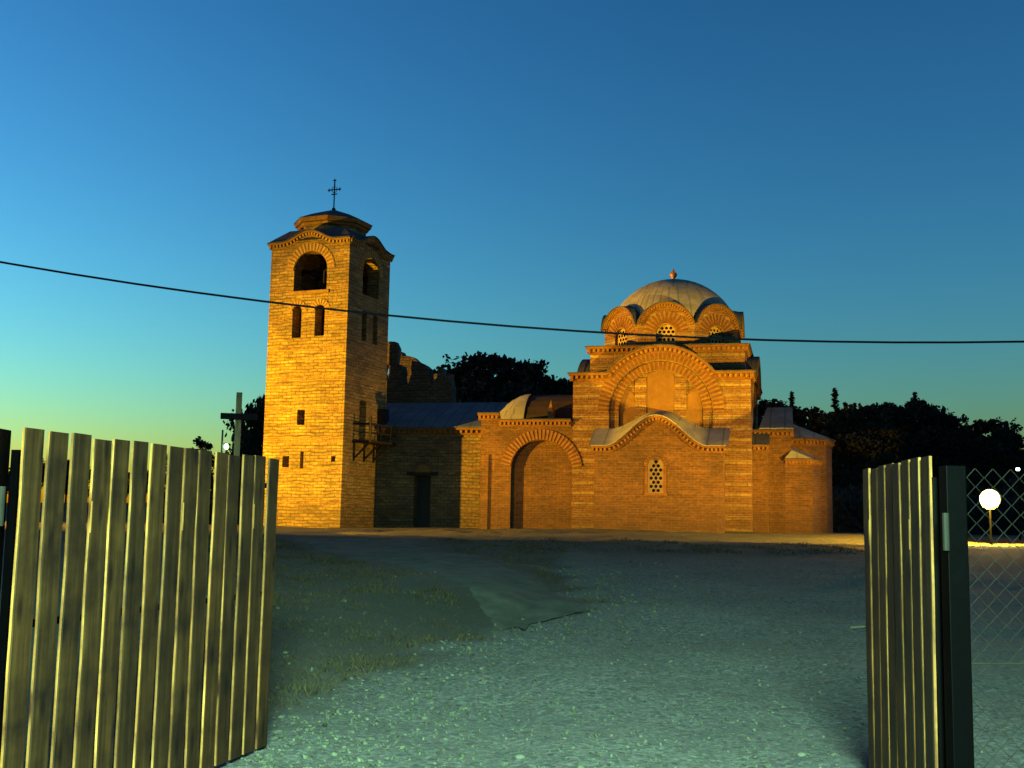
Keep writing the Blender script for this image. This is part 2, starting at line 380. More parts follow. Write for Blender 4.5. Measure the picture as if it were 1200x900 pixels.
def hz(x, y):
    z = hz_smooth(x, y)
    a = 0.05 if y > 6 else 0.02
    if 5 < y < 30: xc = 0.25 + 0.055 * y + 0.15 * math.sin(y * .35); z -= 0.035 * math.exp(-((abs(x - xc) - .75) / .17) ** 2) * sst(5, 7, y) * (1 - sst(24, 30, y))
    z += noise.noise(Vector((x * 0.45, y * 0.45, 0))) * a * 1.6 + noise.noise(Vector((x * 1.9, y * 1.9, 3))) * a * 0.7 + noise.noise(Vector((x * 5, y * 5, 3))) * a * 0.25
    return z
xs = sorted(set([round(s * 0.16 * i + s * 0.00075 * i ** 2.75, 3) for i in range(100) for s in (-1, 1)]))
ys = [-12.0, -8, -5, -2, 1]
y = 2.5
while y < 700: ys.append(y); y += max(0.11, 0.0065 * (y - 2) ** 1.05) if y < 32 else (0.5 if y < 60 else 0.035 * y)
gv = [(x, y, hz(x, y)) for y in ys for x in xs]
nx = len(xs); gf = [(j * nx + i, j * nx + i + 1, (j + 1) * nx + i + 1, (j + 1) * nx + i) for j in range(len(ys) - 1) for i in range(nx - 1)]
gm = bpy.data.meshes.new('ground'); gm.from_pydata(gv, [], gf)
at = gm.color_attributes.new("mask", 'FLOAT_COLOR', 'POINT')
def masks(x, y):
    b = lerp_tab(BANK, y)
    b += 0.9 * noise.noise(Vector((x * .7, y * .7, 21))) + .35 * noise.noise(Vector((x * 2.3, y * 2.3, 8)))
    g = sst(-0.5, 0.5, x - b + 0.2) * (1 - sst(7.5, 10, x - 0.12 * y)) if y < 40 else 0
    g = max(g, (1 - sst(6.5, 9.5, y)) * 0.9) * (1 - 0.85 * sst(22, 30, y))
    return g
for i, (x, y, z) in enumerate(gv):
    g = masks(x, y)
    at.data[i].color = (g, sst(-0.2, 0.5, noise.noise(Vector((x * .3, y * .3, 9)))) , 0, 1)
gm.materials.append(M['ground']); gm.polygons.foreach_set("use_smooth", [True] * len(gm.polygons))
kind(bpy.data.objects.new('ground', gm), 'structure'); COL.objects.link(bpy.data.objects['ground'])

# footpath slab climbing to the tower
PL = [(14.7, -0.25), (16.5, -0.75), (19, -1.45), (25, -4.2), (31, -6.2)]
PR = [(14.7, 0.55), (16.5, 1.30), (20.5, 0.70), (26, -0.8), (31, -2.4)]
mb = MB(); rings = []
for i in range(100):
    s = i / 99; row = []
    yl = 14.45 + (30.5 - 14.45) * s; yr = 16.35 + (30.5 - 16.35) * s
    n = 16
    for j in range(n + 1):
        q = j / n; yy = yl + (yr - yl) * q; xx = lerp_tab(PL, yl) * (1 - q) + lerp_tab(PR, yr) * q
        xx += 0.35 * noise.noise(Vector((yy * 1.1, j, 0))) * (1 if j in (0, n) else 0)
        row.append(Vector((xx, yy + (0.45 * noise.noise(Vector((j * .7, 2, 5))) - .5 * (abs(j - 8) / 8) ** 2 * -1 if i == 0 else 0), hz(xx, yy) + 0.028 - 0.07 * abs(2 * q - 1) ** 5)))
    low = [p - Vector((0, 0, 0.22)) for p in (row[-1], row[0])]
    rings.append(row + low)
mb.loft(rings); kind(mb.build('path', M['path'], smooth=False), 'structure')

# gravel: loose stones on the track
def ico():
    bm = bmesh.new(); bmesh.ops.create_icosphere(bm, subdivisions=1, radius=1.0); v = [p.co.copy() for p in bm.verts]; f = [tuple(q.index for q in p.verts) for p in bm.faces]; bm.free(); return v, f
IV, IF = ico()
mb = MB()
for k in range(26000):
    y = 6.3 + 19 * rnd.random() ** 1.7; x = rnd.uniform(-0.32, 0.36) * y * 1.05 + rnd.gauss(0, .3)
    d = abs(x - lerp_tab(BANK, y)); g = masks(x, y)
    if rnd.random() > (0.25 + 0.75 * math.exp(-d * 0.9)) * (0.15 + g): continue
    s = 0.005 + 0.013 * rnd.random() ** 3 * (1.6 if d < 1 else 1) + (0.025 * rnd.random() if rnd.random() < 0.01 else 0)
    q = Matrix.Rotation(rnd.random() * 6.3, 3, Vector((rnd.random(), rnd.random(), 1)).normalized()); s *= max(1, y / 11) ** .6
    sc = Vector((s * rnd.uniform(.8, 1.5), s * rnd.uniform(.7, 1.2), s * rnd.uniform(.45, .8)))
    c = Vector((x, y, hz(x, y) + sc.z * 0.3))
    mb.add([c + q @ Vector((p.x * sc.x * rnd.uniform(.85, 1.15), p.y * sc.y, p.z * sc.z)) for p in IV], IF)
kind(mb.build('gravel', M['rock']), 'stuff')

# dry grass and weeds on the bank and the slope
mb = MB()
for k in range(75000):
    y = 7.5 + 24 * rnd.random() ** 1.25; x = rnd.uniform(-0.26, 0.34) * y
    g = masks(x, y); nn = noise.noise(Vector((x * 1.1, y * 1.1, 4)))
    if g > 0.25 + 0.3 * nn or (nn < -0.12 and rnd.random() < .85): continue
    if lerp_tab([(14.4, -0.3), (19, -1.45), (25, -4.2), (31, -6.2)], y) - .05 < x < lerp_tab([(14.6, .4), (16.5, 1.3), (20.5, .7), (26, -.8), (31, -2.4)], y) + .05 and y > 14.4: continue
    h = rnd.uniform(0.02, 0.06) * (1.8 if nn > 0.25 else 1); a = rnd.random() * 6.3; w = 0.005 + 0.0004 * y
    c = Vector((x, y, hz(x, y) - 0.01)); dx = Vector((math.cos(a) * w, math.sin(a) * w, 0)); ln = Vector((rnd.gauss(0, .5) * h, rnd.gauss(0, .5) * h, h))
    mb.add([c - dx, c + dx, c + ln], [(0, 1, 2)])
kind(mb.build('dry_grass', M['drygrass']), 'stuff')

# ------------------------------------------------------------------ bell tower
G = 1.05
TWR = thing('bell_tower', 'tall square stone bell tower with scalloped eaves and a cross, lit yellow', 'bell tower', (-6.8, 46, G), R(-22))
x0, x1, d1 = -3.65, 0.10, 3.5
TS = lambda t, n, z: (t, -n, z)                 # south face, t along u
TE = lambda t, n, z: (x1 + n, t, z)             # east face, t along v
TN = lambda t, n, z: (t, d1 + n, z)
TWW = lambda t, n, z: (x0 - n, t, z)
EA, PK = 11.85, 12.28
def eave(a, b, c, z0=EA, zp=PK, hw=1.05, n=16):
    pts = [(a, z0)]
    for i in range(n + 1):
        s = -1 + 2 * i / n; pts.append((c + s * hw * 1.25, z0 + (zp - z0) * 0.5 * (1 + math.cos(PI * s))))
    return pts + [(b, z0)]
th = 0.55
cs = (x0 + x1) / 2; ce = d1 / 2
def outline(a, b, c): return [(b, -0.4), (a, -0.4)] [::-1] + eave(a, b, c)[::-1]
south_holes = [arch_hole(-2.50, -0.92, 9.78, 11.42), arch_hole(-2.50, -2.06, 7.82, 9.15, 8), arch_hole(-1.42, -0.96, 7.86, 9.15, 8),
               rect(-2.08, -1.72, 4.22, 4.84), rect(-2.70, -2.38, 2.50, 2.96), rect(-1.86, -1.70, 2.45, 3.14), rect(-0.42, -0.22, 2.72, 2.95)]
west_holes = []
north_holes = [arch_hole(cs - .8, cs + .8, 9.78, 11.42)]
east_holes = [arch_hole(1.15, 2.55, 9.75, 11.40), arch_hole(1.2, 1.6, 7.8, 9.1, 8), arch_hole(2.15, 2.55, 7.8, 9.1, 8), rect(1.25, 1.80, 3.66, 5.30)]
mb = MB()
mb.panel(outline(x0, x1, cs), south_holes, TS, -th, 0)
mb.panel(outline(x0, x1, cs), north_holes, TN, -th, 0)
mb.build('wall', M['stone'], TWR)
mb = MB()
mb.panel(outline(th, d1 - th, ce), east_holes, TE, -th, 0)
mb.panel(outline(th, d1 - th, ce), west_holes, TWW, -th, 0)
mb.build('side_wall', M['stone'], TWR)
for za in (5.9, 9.45):
    mb = MB(); mb.box(x0 + th + .01, x1 - th - .01, th + .01, d1 - th - .01, za, za + .14); mb.build('belfry_floor', M['oldwood'], TWR)
for (T, a, b, c) in ((TS, x0, x1, cs), (TE, 0, d1, ce), (TN, x0, x1, cs), (TWW, 0, d1, ce)):
    cornice(TWR, eave(a - .08, b + .08, c), T, proud=0.15, s=0.8, step=0.2, mats=('tower_brick', 'tower_brick_pale'))
voussoirs(TWR, 'belfry_arch', -1.71, 10.63, 0.80, 1.16, 0, 180, TS, proud=0.015, mats=('tower_brick', 'tower_brick_pale'))
voussoirs(TWR, 'belfry_arch', 1.85, 10.70, 0.71, 1.05, 0, 180, TE, proud=0.015, mats=('tower_brick', 'tower_brick_pale'))
for cx in (-2.28, -1.19): voussoirs(TWR, 'window_arch', cx, 8.93, 0.23, 0.48, 0, 180, TS, proud=0.012, step=0.13, w=0.07, mats=('tower_brick', 'tower_brick_pale'))
mb = MB(); mb.strip([(-2.62, 9.70), (-0.80, 9.70)], -0.07, 0.06, -.3, 0.05, TS); mb.build('sill', M['tower_brick'], TWR)
# roof: low pyramid with barrel lobes up to the octagon
mb = MB(); o = 0.12
mb.add([(x0 - o, -o, EA + .04), (x1 + o, -o, EA + .04), (x1 + o, d1 + o, EA + .04), (x0 - o, d1 + o, EA + .04),
        (cs - 1.3, ce - 1.3, EA + .62), (cs + 1.3, ce - 1.3, EA + .62), (cs + 1.3, ce + 1.3, EA + .62), (cs - 1.3, ce + 1.3, EA + .62)],
       [(0, 1, 5, 4), (1, 2, 6, 5), (2, 3, 7, 6), (3, 0, 4, 7), (4, 5, 6, 7), (3, 2, 1, 0)])
lob = [(s * 1.1, 0.37 * 0.5 * (1 + math.cos(PI * s))) for s in [i / 8 - 1 for i in range(17)]]
for k in range(4):
    ang = PI / 2 * k
    rings = []
    for dd in (1.9, 0.9):
        rings.append([Vector((cs + math.cos(ang) * p[0] - math.sin(ang) * -dd, ce + math.sin(ang) * p[0] + math.cos(ang) * -dd, EA + .05 + p[1] * 1.1)) for p in lob])
    mb.loft(rings, cap=False, closed=False)
mb.build('roof', M['lead_dark'], TWR)
def octo(r, z, cx, cy, off=22.5): return [Vector((cx + r * math.cos(R(off + 45 * k)), cy + r * math.sin(R(off + 45 * k)), z)) for k in range(8)]
mb = MB(); mb.loft([octo(1.42, 12.0, cs, ce), octo(1.42, 12.72, cs, ce)]); lan = mb.build('lantern', M['stone'], TWR)
mb = MB(); mb.loft([octo(1.50, 12.66, cs, ce), octo(1.56, 12.76, cs, ce)]); mb.loft([octo(1.62, 12.80, cs, ce), octo(1.68, 12.96, cs, ce)]); mb.loft([octo(1.5, 12.75, cs, ce), octo(1.5, 12.82, cs, ce)]); mb.build('lantern_cornice', M['tower_brick'], lan)
mb = MB(); mb.loft([octo(1.71, 12.965, cs, ce), octo(1.1, 13.24, cs, ce), octo(0.5, 13.46, cs, ce), octo(0.05, 13.62, cs, ce)]); mb.build('lantern_roof', M['lead_dark'], TWR)
mb = MB(); mb.tube([(cs, ce, 13.55), (cs, ce, 14.95)], 0.028)
for zz, w in ((14.52, 0.26), (14.32, 0.13)): mb.tube([(cs - w, ce, zz), (cs + w, ce, zz)], 0.026)
for (px, pz) in ((-.26, 14.52), (.26, 14.52), (0, 14.93)):
    for q in range(3):
        a = R(90 * q - 90) if px > 0 else R(90 * q + 90) if px < 0 else R(90 * q)
        mb.tube([(cs + px, ce, pz), (cs + px + .07 * math.cos(a), ce, pz + .07 * math.sin(a))], 0.024, 5)
ring = [(cs + .13 * math.cos(a * PI / 8), ce, 14.52 + .13 * math.sin(a * PI / 8)) for a in range(17)]; mb.tube(ring, 0.014, 4)
mb.build('cross', M['iron'], TWR)
mb = MB(); mb.tube([(cs, ce, 13.5), (cs, ce, 13.6), (cs, ce, 13.68), (cs, ce, 13.74)], [.05, .09, .08, .02], 8); mb.build('cross_base', M['iron'], TWR)
# bell frame and bells in the belfry
mb = MB(); mb.box(x0 + th, x1 - th, .95, 1.1, 10.72, 10.86); mb.box(x0 + th, x1 - th, 2.6, 2.75, 10.72, 10.86); mb.box(-2.1, -1.95, .6, d1 - .6, 10.55, 10.70); mb.box(-1.25, -1.12, .9, 1.03, 9.6, 10.8); mb.box(-1.72, -1.6, .9, 1.03, 9.6, 10.8)
mb.build('bell_frame', M['oldwood'], TWR)
def bell(cx, cy, ct, r):
    prof = [(0.05, 0), (.3, -.02), (.5, -.2), (.58, -.6), (.72, -.95), (1.0, -1.25), (1.02, -1.32), (.9, -1.3)]
    m = MB(); m.loft([[Vector((cx + r * p * math.cos(2 * PI * j / 16), cy + r * p * math.sin(2 * PI * j / 16), ct + r * q)) for j in range(16)] for p, q in prof]); return m
bell(-2.05, 1.3, 10.52, 0.30).build('bell', M['bronze'], TWR, smooth=True)
bell(-1.42, 1.75, 10.62, 0.24).build('bell', M['bronze'], TWR, smooth=True)
# timber balcony on the east side
bal = MB(); bal.box(x1, x1 + .85, .72, 3.35, 3.55, 3.63); bo = bal.build('balcony_deck', M['oldwood'], TWR)
mb = MB()
for yy in (.76, 1.6, 2.45, 3.3): mb.box(x1 + .77, x1 + .84, yy - .04, yy + .04, 3.6, 4.62 if yy in (.76, 3.3) else 4.35)
mb.box(x1 + .78, x1 + .83, .76, 3.3, 4.26, 4.34); mb.box(x1 + .01, x1 + .8, .73, .79, 4.26, 4.34); mb.box(x1 + .01, x1 + .8, 3.27, 3.33, 4.26, 4.34); mb.box(x1 + .785, x1 + .825, .76, 3.3, 3.92, 3.97)
mb.build('balcony_railing', M['oldwood'], TWR)
for yy in (.85, 1.7, 2.5, 3.25):
    mb = MB(); mb.tube([(x1 + .01, yy, 2.88), (x1 + .75, yy, 3.56)], 0.05, 4); mb.tube([(x1 + .03, yy, 2.8), (x1 + .03, yy, 3.55)], 0.045, 4); mb.build('balcony_bracket', M['oldwood'], TWR)
mb = MB(); mb.box(x1 + .02, x1 + .35, 2.75, 3.15, 4.4, 5.1); mb.build('wall_box', M['oldwood'], TWR)

# ------------------------------------------------------------------ narthex, ruined tower
A14 = R(-14)
OC = (3.0, 44.7, G)
NAR = thing('stone_narthex', 'low stone wing with dark doorway between bell tower and brick church', 'chapel wing', OC, A14)
NS = lambda t, n, z: (t, 1.66 - n, z)
mb = MB(); mb.panel(rect(-10.0, -4.3, -0.4, 4.26), [rect(-7.63, -6.91, 0.16, 2.30)], NS, -0.6, 0)
mb.box(-10.0, -9.4, 2.27, 7.5, -.4, 4.26); mb.box(-4.9, -4.3, 2.27, 7.5, -.4, 4.26); mb.box(-9.39, -4.91, 6.9, 7.5, -.4, 4.26)
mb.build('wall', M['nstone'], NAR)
mb = MB(); mb.box(-7.62, -6.92, 2.06, 2.14, .14, 2.29); dr = mb.build('door', M['doorwood'], NAR)
mb = MB(); mb.tube([(-7.02, 2.03, 1.1), (-7.02, 2.03, 1.3)], .015); mb.build('handle', M['iron'], dr)
mb = MB(); mb.box(-7.95, -6.6, 1.58, 1.86, 2.302, 2.44); mb.build('lintel', M['oldwood'], NAR)
mb = MB(); mb.panel([(-7.6, 2.44), (-6.94, 2.44)] + arc(-7.27, 2.44, .33, 0, 180, 10)[1:-1], [], NS, -.1, 0.012); mb.build('tympanum', M['plaster'], NAR)
cornice(NAR, [(-10.0, 4.28), (-4.36, 4.28)], NS, proud=.18, s=.9, step=.25)
mb = MB()
mb.loft([[Vector((-10.2, yy, zz)), Vector((-4.36, yy, zz)), Vector((-4.36, yy + .03, zz - .06)), Vector((-10.2, yy + .03, zz - .06))] for yy, zz in ((1.44, 4.33), (2.4, 4.85), (3.6, 5.28), (4.4, 5.62), (5.2, 5.72), (6.2, 5.5), (7.6, 4.4))])
mb.build('roof', M['lead_blue'], NAR)

RUI = thing('ruined_tower', 'ragged broken stone tower stub rising behind the blue roof of the wing', 'ruin', OC, A14)
RS = lambda t, n, z: (t, 5.5 - n, z)
def jag(pts, k, amp, zmin):
    out = []
    for (a, b), (c, d) in zip(pts, pts[1:] + pts[:1]):
        n = max(1, int(math.hypot(c - a, d - b) / k))
        for i in range(n):
            q = i / n; x = a + (c - a) * q; z = b + (d - b) * q
            if z > zmin: x += rnd.uniform(-amp, amp) * .5; z += rnd.uniform(-amp, amp)
            out.append((x, z))
    return out
mb = MB()
front = [(-11.6, 4.0), (-7.25, 4.0), (-7.22, 5.6), (-7.30, 6.3), (-7.36, 7.0), (-7.5, 7.15), (-7.62, 6.85), (-7.72, 6.95), (-7.76, 7.36), (-7.92, 7.44), (-8.0, 7.0), (-8.2, 6.5), (-8.32, 6.9), (-8.4, 7.3), (-8.62, 7.42), (-8.85, 7.66), (-9.2, 7.66), (-9.22, 6.95), (-9.42, 6.6), (-9.62, 6.65), (-9.68, 7.48), (-10.26, 7.55), (-10.3, 6.65), (-10.6, 6.9), (-10.62, 8.2), (-11.6, 8.3)]
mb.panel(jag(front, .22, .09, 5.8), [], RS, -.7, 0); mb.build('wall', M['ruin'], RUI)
mb = MB()
back = [(-11.6, 4.0), (-8.3, 4.0), (-8.5, 6.3), (-8.7, 7.2), (-9.2, 7.5), (-9.5, 7.5), (-9.7, 8.0), (-10.1, 8.1), (-10.4, 8.45), (-10.9, 8.5), (-11.0, 8.75), (-11.6, 8.85)]
mb.panel(jag(back, .25, .14, 5.8), [], lambda t, n, z: (t, 9.0 - n, z), -.7, 0); mb.build('back_wall', M['ruin'], RUI)
mb = MB(); mb.panel([(-10.2, 7.5), (-10.0, 7.4), (-9.9, 8.3), (-10.05, 8.6), (-10.55, 8.64), (-10.6, 7.6)], [], RS, -.5, -.05); mb.build('wall_stump', M['ruin'], RUI)

# ------------------------------------------------------------------ the church
CH = thing('brick_church', 'domed brick and stone church with scalloped drum and round arched gable, lit orange', 'church', OC, A14)
U0, U1, VD = -0.62, 6.20, 7.6
UC = (U0 + U1) / 2
CSf = lambda t, n, z: (t, -n, z)
CEf = lambda t, n, z: (U1 + n, t, z)
CNf = lambda t, n, z: (t, VD + n, z)
CWf = lambda t, n, z: (U0 - n, t, z)
def gable(a, b, c, z0=6.28, rise=1.05, hw=2.08, n=20):
    Rr = (hw * hw + rise * rise) / (2 * rise); al = math.degrees(math.asin(hw / Rr))
    return [(a, z0)] + arc(c, z0 + rise - Rr, Rr, 90 + al, 90 - al, n) + [(b, z0)]
VC = VD / 2
def gout(a, b, c): return [(a, -0.4), (b, -0.4)] + gable(a, b, c)[::-1]
mb = MB(); niche = arch_hole(UC - 1.98, UC + 1.98, 3.2, 6.74, 28)
mb.panel(gout(U0, U1, UC), [niche], CSf, -.20, 0)
mb.build('facade', M['brick_banded'], CH)
mb = MB(); mb.panel(gout(U0, U1, UC), [], CSf, -.7, -.201)
mb.panel(gout(.701, VD - .7, VC), [arch_hole(VC - 1.5, VC + 1.5, 3.2, 6.6, 20)], CEf, -.25, 0); mb.panel(gout(.701, VD - .7, VC), [], CEf, -.6, -.251)
mb.box(U1 - .6, U1, .001 + .281, .7, -.4, 6.27) if False else None
mb.panel(gout(.701, VD - .7, VC), [], CWf, -.6, 0); mb.panel(gout(U0, U1, UC), [], CNf, -.7, 0)
mb.build('wall', M['brick_banded'], CH)
# blind window in the big tympanum
mb = MB()
for a, b, t in ((-1.0, -.56, 6.1), (.52, .98, 6.1)): mb.box(UC + a, UC + b, .15, .2, 3.9, t)
mb.panel([(UC - 1.98, 3.3), (UC - 1.62, 3.3)] + arc(UC, 4.76, 1.62, 180, 0, 24)[0:] + [(UC + 1.62, 3.3), (UC + 1.98, 3.3)] + arc(UC, 4.76, 1.975, 0, 180, 24), [], CSf, -.1999, -.10)
mb.build('blind_arcade', M['brick_banded'], CH)
mb = MB(); mb.panel([(UC - .56, 3.9), (UC + .52, 3.9), (UC + .52, 6.0)] + arc(UC - .02, 6.0, .54, 0, 180, 12)[1:-1] + [(UC - .56, 6.0)], [], CSf, -.1997, -.175)
for a, b in ((-1.6, -1.0), (.98, 1.6)): mb.panel([(UC + a, 3.9), (UC + b, 3.9), (UC + b, 5.4), (UC + (a + b) / 2, 5.7), (UC + a, 5.4)], [], CSf, -.1997, -.18)
mb.build('blind_window', M['plaster'], CH)
voussoirs(CH, 'great_arch', UC, 4.76, 2.0, 2.44, 0, 180, CSf, proud=0.03, step=.17, w=.09)
voussoirs(CH, 'inner_arch', UC, 4.76, 1.62, 1.96, 0, 180, lambda t, n, z: (t, .10 - n, z), proud=0.02, step=.17, w=.09)
voussoirs(CH, 'side_arch', VC, 5.1, 1.5, 1.85, 0, 180, CEf, proud=0.03)
for T, a, b, c in ((CSf, U0, U1, UC), (CEf, 0, VD, VC), (CNf, U0, U1, UC), (CWf, 0, VD, VC)):
    cornice(CH, gable(a - .14, b + .14, c), T, proud=.17, s=.95, step=.21)
# corner roofs and barrel roofs of the arms
mb = MB()
gp = gable(U0 - .1, U1 + .1, UC)
rings = [[Vector((p[0], y, p[1] + .02)) for p in gp] for y in (-.08, VD + .08)]
mb.loft(rings, cap=False, closed=False)
gp2 = gable(-.1, VD + .1, VC)[1:-1]
rings = [[Vector((x, p[0], p[1] + .025)) for p in gp2] for x in (U0 - .08, U1 + .08)]
mb.loft(rings, cap=False, closed=False)
mb.build('roof', M['lead_dark'], CH)
# square pedestal under the drum
px0, px1, py0, py1, pz = -0.12, 5.95, 0.95, 6.75, 7.44
mb = MB(); mb.box(px0, px1, py0, py1, 6.2, pz); mb.build('drum_base', M['brick_banded'], CH)
for T, a, b in ((lambda t, n, z: (t, py0 - n, z), px0, px1), (lambda t, n, z: (px1 + n, t, z), py0, py1), (lambda t, n, z: (px0 - n, t, z), py0, py1)):
    cornice(CH, [(a - .13, pz + .02), (b + .13, pz + .02)], T, proud=.16, s=.9, step=.21)
mb = MB(); mb.add([(px0 - .1, py0 - .1, pz + .03), (px1 + .1, py0 - .1, pz + .03), (px1 + .1, py1 + .1, pz + .03), (px0 - .1, py1 + .1, pz + .03), (UC, (py0 + py1) / 2, pz + .55)], [(0, 1, 4), (1, 2, 4), (2, 3, 4), (3, 0, 4), (3, 2, 1, 0)])
mb.build('drum_base_roof', M['lead_dark'], CH)
# octagonal drum: eight arched facets
DX, DY, AP = 2.87, 3.95, 2.72
half = AP * math.tan(R(22.5)); zc = 8.38
DR = bpy.data.objects.new('drum', None)
drum_core = MB(); drum_core.loft([octo((AP - .5) / math.cos(R(22.5)), 7.6, DX, DY), octo((AP - .5) / math.cos(R(22.5)), 8.8, DX, DY)]); DR = drum_core.build('drum', M['dark'], CH)
def lattice(T, cx, z0, z1, w):
    out = arch_hole(cx - w / 2, cx + w / 2, z0, z1, 14); r = .066; holes = []
    pitch = .175; z = z1 - .14; row = 0
    while z > z0 + .08:
        k = 4 if row % 2 else 3
        for i in range(k):
            x = cx + (i - (k - 1) / 2) * pitch
            rr = w / 2; ok = abs(x - cx) + r < w / 2 - .03
            if z > z1 - rr: ok = math.hypot(x - cx, z - (z1 - rr)) + r < rr - .02
            if ok: holes.append([(x + r * math.cos(a * PI / 4), z + r * math.sin(a * PI / 4)) for a in range(8)])
        z -= pitch * .87; row += 1
    m = MB(); m.panel(out, holes, T, -.17, -.12); return m
for k in range(8):
    an = R(-90 + 45 * k); nrm = Vector((math.cos(an), math.sin(an), 0)); tan = Vector((-nrm.y, nrm.x, 0)); ctr = Vector((DX, DY, 0))
    T = lambda t, n, z, nrm=nrm, tan=tan: tuple(ctr + nrm * (AP + n) + tan * t + Vector((0, 0, z)))
    top = arc(0, zc - .30, math.hypot(half, .30), math.degrees(math.atan2(.30, half)), 180 - math.degrees(math.atan2(.30, half)), 16)
    zpk = zc - .30 + math.hypot(half, .30)
    mb = MB(); mb.panel([(-half, 7.6), (half, 7.6)] + top, [arch_hole(-.4, .4, 7.56, 8.38, 14)], T, -.45, 0)
    fc = mb.build('drum_facet', M['brick_banded'], CH)
    cornice(fc, top[::-1], T, proud=.13, s=.62, step=.19)
    voussoirs(fc, 'window_arch', 0, 7.98, .42, .92, 8, 172, T, proud=0.015, step=.15, w=.08)
    if k in (7, 0, 1, 2): lattice(T, 0, 7.56, 8.38, .8).build('lattice', M['lattice'], fc)
    mb = MB(); mb.loft([[Vector(T(p[0] * f, n, p[1] + .02 + dz)) for p in top] for n, f, dz in ((.1, 1.03, 0), (-1.0, .8, .22))], cap=False, closed=False)
    mb.build('facet_roof', M['lead_dark'], fc)
mb = MB(); rings = []; Rd = 2.80; zc0 = 7.92
for i in range(15):
    a = R(12 + 78 * i / 14) if i < 14 else R(89.6)
    rings.append([Vector((DX + Rd * math.cos(a) * math.cos(2 * PI * j / 48), DY + Rd * math.cos(a) * math.sin(2 * PI * j / 48), zc0 + Rd * math.sin(a))) for j in range(48)])
mb.loft(rings); mb.build('dome', M['lead'], CH, smooth=True)
mb = MB(); mb.tube([(DX, DY, 10.66 + q) for q in (0, .12, .2, .3, .39, .46, .56)], [.10, .06, .12, .165, .12, .05, .02], 10); mb.build('finial', M['gilt'], CH, smooth=True)

# south chapel with the wavy roof
AV = -1.2; a0, a1 = 0.45, 5.23; ac = 2.78
SPf = lambda t, n, z: (t, AV - n, z)
def wave(zend, zpk, n=26, hw=1.85, lo=a0 - .12, hi=a1 + .12):
    pts = [(lo, zend)]
    for i in range(n + 1):
        s = -1 + 2 * i / n; b = 0.5 * (1 + math.cos(PI * s)); b = b ** 0.85
        pts.append((ac + s * hw, zend + (zpk - zend) * b))
    return pts + [(hi, zend)]
wf = wave(3.32, 4.47, lo=a0, hi=a1)
mb = MB(); mb.panel([(a0, -.4), (a1, -.4)] + wf[::-1], [arch_hole(2.46, 3.06, 1.62, 2.93, 12)], SPf, -.5, 0)
mb.box(a0, a0 + .4, AV + .501, -.002, -.4, 3.32); mb.box(a1 - .4, a1, AV + .501, -.002, -.4, 3.32)
mb.build('chapel_wall', M['brick'], CH)
cornice(CH, wave(3.36, 4.5), SPf, proud=.15, s=.8, step=.19, roofmat='lead')
mb = MB(); fr = wave(3.40, 4.54, lo=a0 - .18, hi=a1 + .2); bk = wave(4.12, 4.80, lo=a0 - .18, hi=a1 + .2)
rr = []
for q in (0, .25, .5, .75, 1):
    rr.append([Vector((f[0], AV - .2 + (1.2 + .17) * q, f[1] + (b[1] - f[1]) * q)) for f, b in zip(fr, bk)])
mb.loft(rr, cap=False, closed=False); mb.loft([[p - Vector((0, 0, .04)) for p in r] for r in rr], cap=False, closed=False)
mb.build('chapel_roof', M['lead'], CH, smooth=True)
lattice(lambda t, n, z: (t, AV - n, z), 2.76, 1.62, 2.93, .6).build('window_lattice', M['lattice'], CH)
mb = MB(); mb.panel(arch_hole(2.44, 3.08, 1.6, 2.95, 12), [], SPf, -.49, -.4); mb.build('window_glass', M['glass'], CH)
voussoirs(CH, 'window_arch', 2.76, 2.63, .31, .44, 0, 180, SPf, proud=.02, step=.1, w=.055)
mb = MB(); mb.box(2.34, 3.18, AV - .04, AV + .1, 1.54, 1.617); mb.box(2.36, 2.45, AV - .02, AV + .1, 1.62, 2.62); mb.box(3.07, 3.16, AV - .02, AV + .1, 1.62, 2.62); mb.build('window_frame', M['cornice'], CH)
mb = MB(); mb.box(a0 - .05, a1 + .05, AV - .12, AV + .02, -.4, .24); mb.build('plinth', M['nstone'], CH)

# west bay with deep blind arch
wx0, wx1, wz = -4.32, U0 - .002, 4.42
mb = MB(); mb.panel([(wx0, -.4), (wx1, -.4), (wx1, wz), (wx0 + .72, wz), (wx0 + .72, wz + .26), (wx0, wz + .26)], [[(-3.08, -.39), (-.64, -.39), (-.64, 2.5)] + arc(-1.86, 2.45, 1.22, 3, 177, 24) + [(-3.08, 2.5)]], CSf, -.26, 0)
mb.panel([(-3.3, -.4), (wx1, -.4), (wx1, wz - .2), (-3.3, wz - .2)], [], CSf, -1.0, -.261)
mb.box(wx0, wx0 + .5, 1.001, 6.5, -.4, wz); mb.box(wx0 + .501, wx1, 6.0, 6.5, -.4, wz)
mb.build('west_bay_wall', M['brick'], CH)
mb = MB(); mb.box(-4.27, -3.98, -.07, .02, -.4, 3.1); mb.build('pilaster', M['brick'], CH)
voussoirs(CH, 'bay_arch', -1.86, 2.45, 1.24, 1.66, 8, 172, CSf, proud=.03, step=.15, w=.075, mats=('voussoir', 'voussoir_pale'))
cornice(CH, [(wx0 + .72, wz + .04), (wx1 - .05, wz + .04)], CSf, proud=.15, s=.85, step=.2)
cornice(CH, [(wx0 - .12, wz + .3), (wx0 + .76, wz + .3)], CSf, proud=.16, s=.85, step=.2)
mb = MB(); mb.box(wx0 - .1, wx1, .06, 6.6, wz + .03, wz + .09); mb.build('bay_roof', M['lead_dark'], CH)
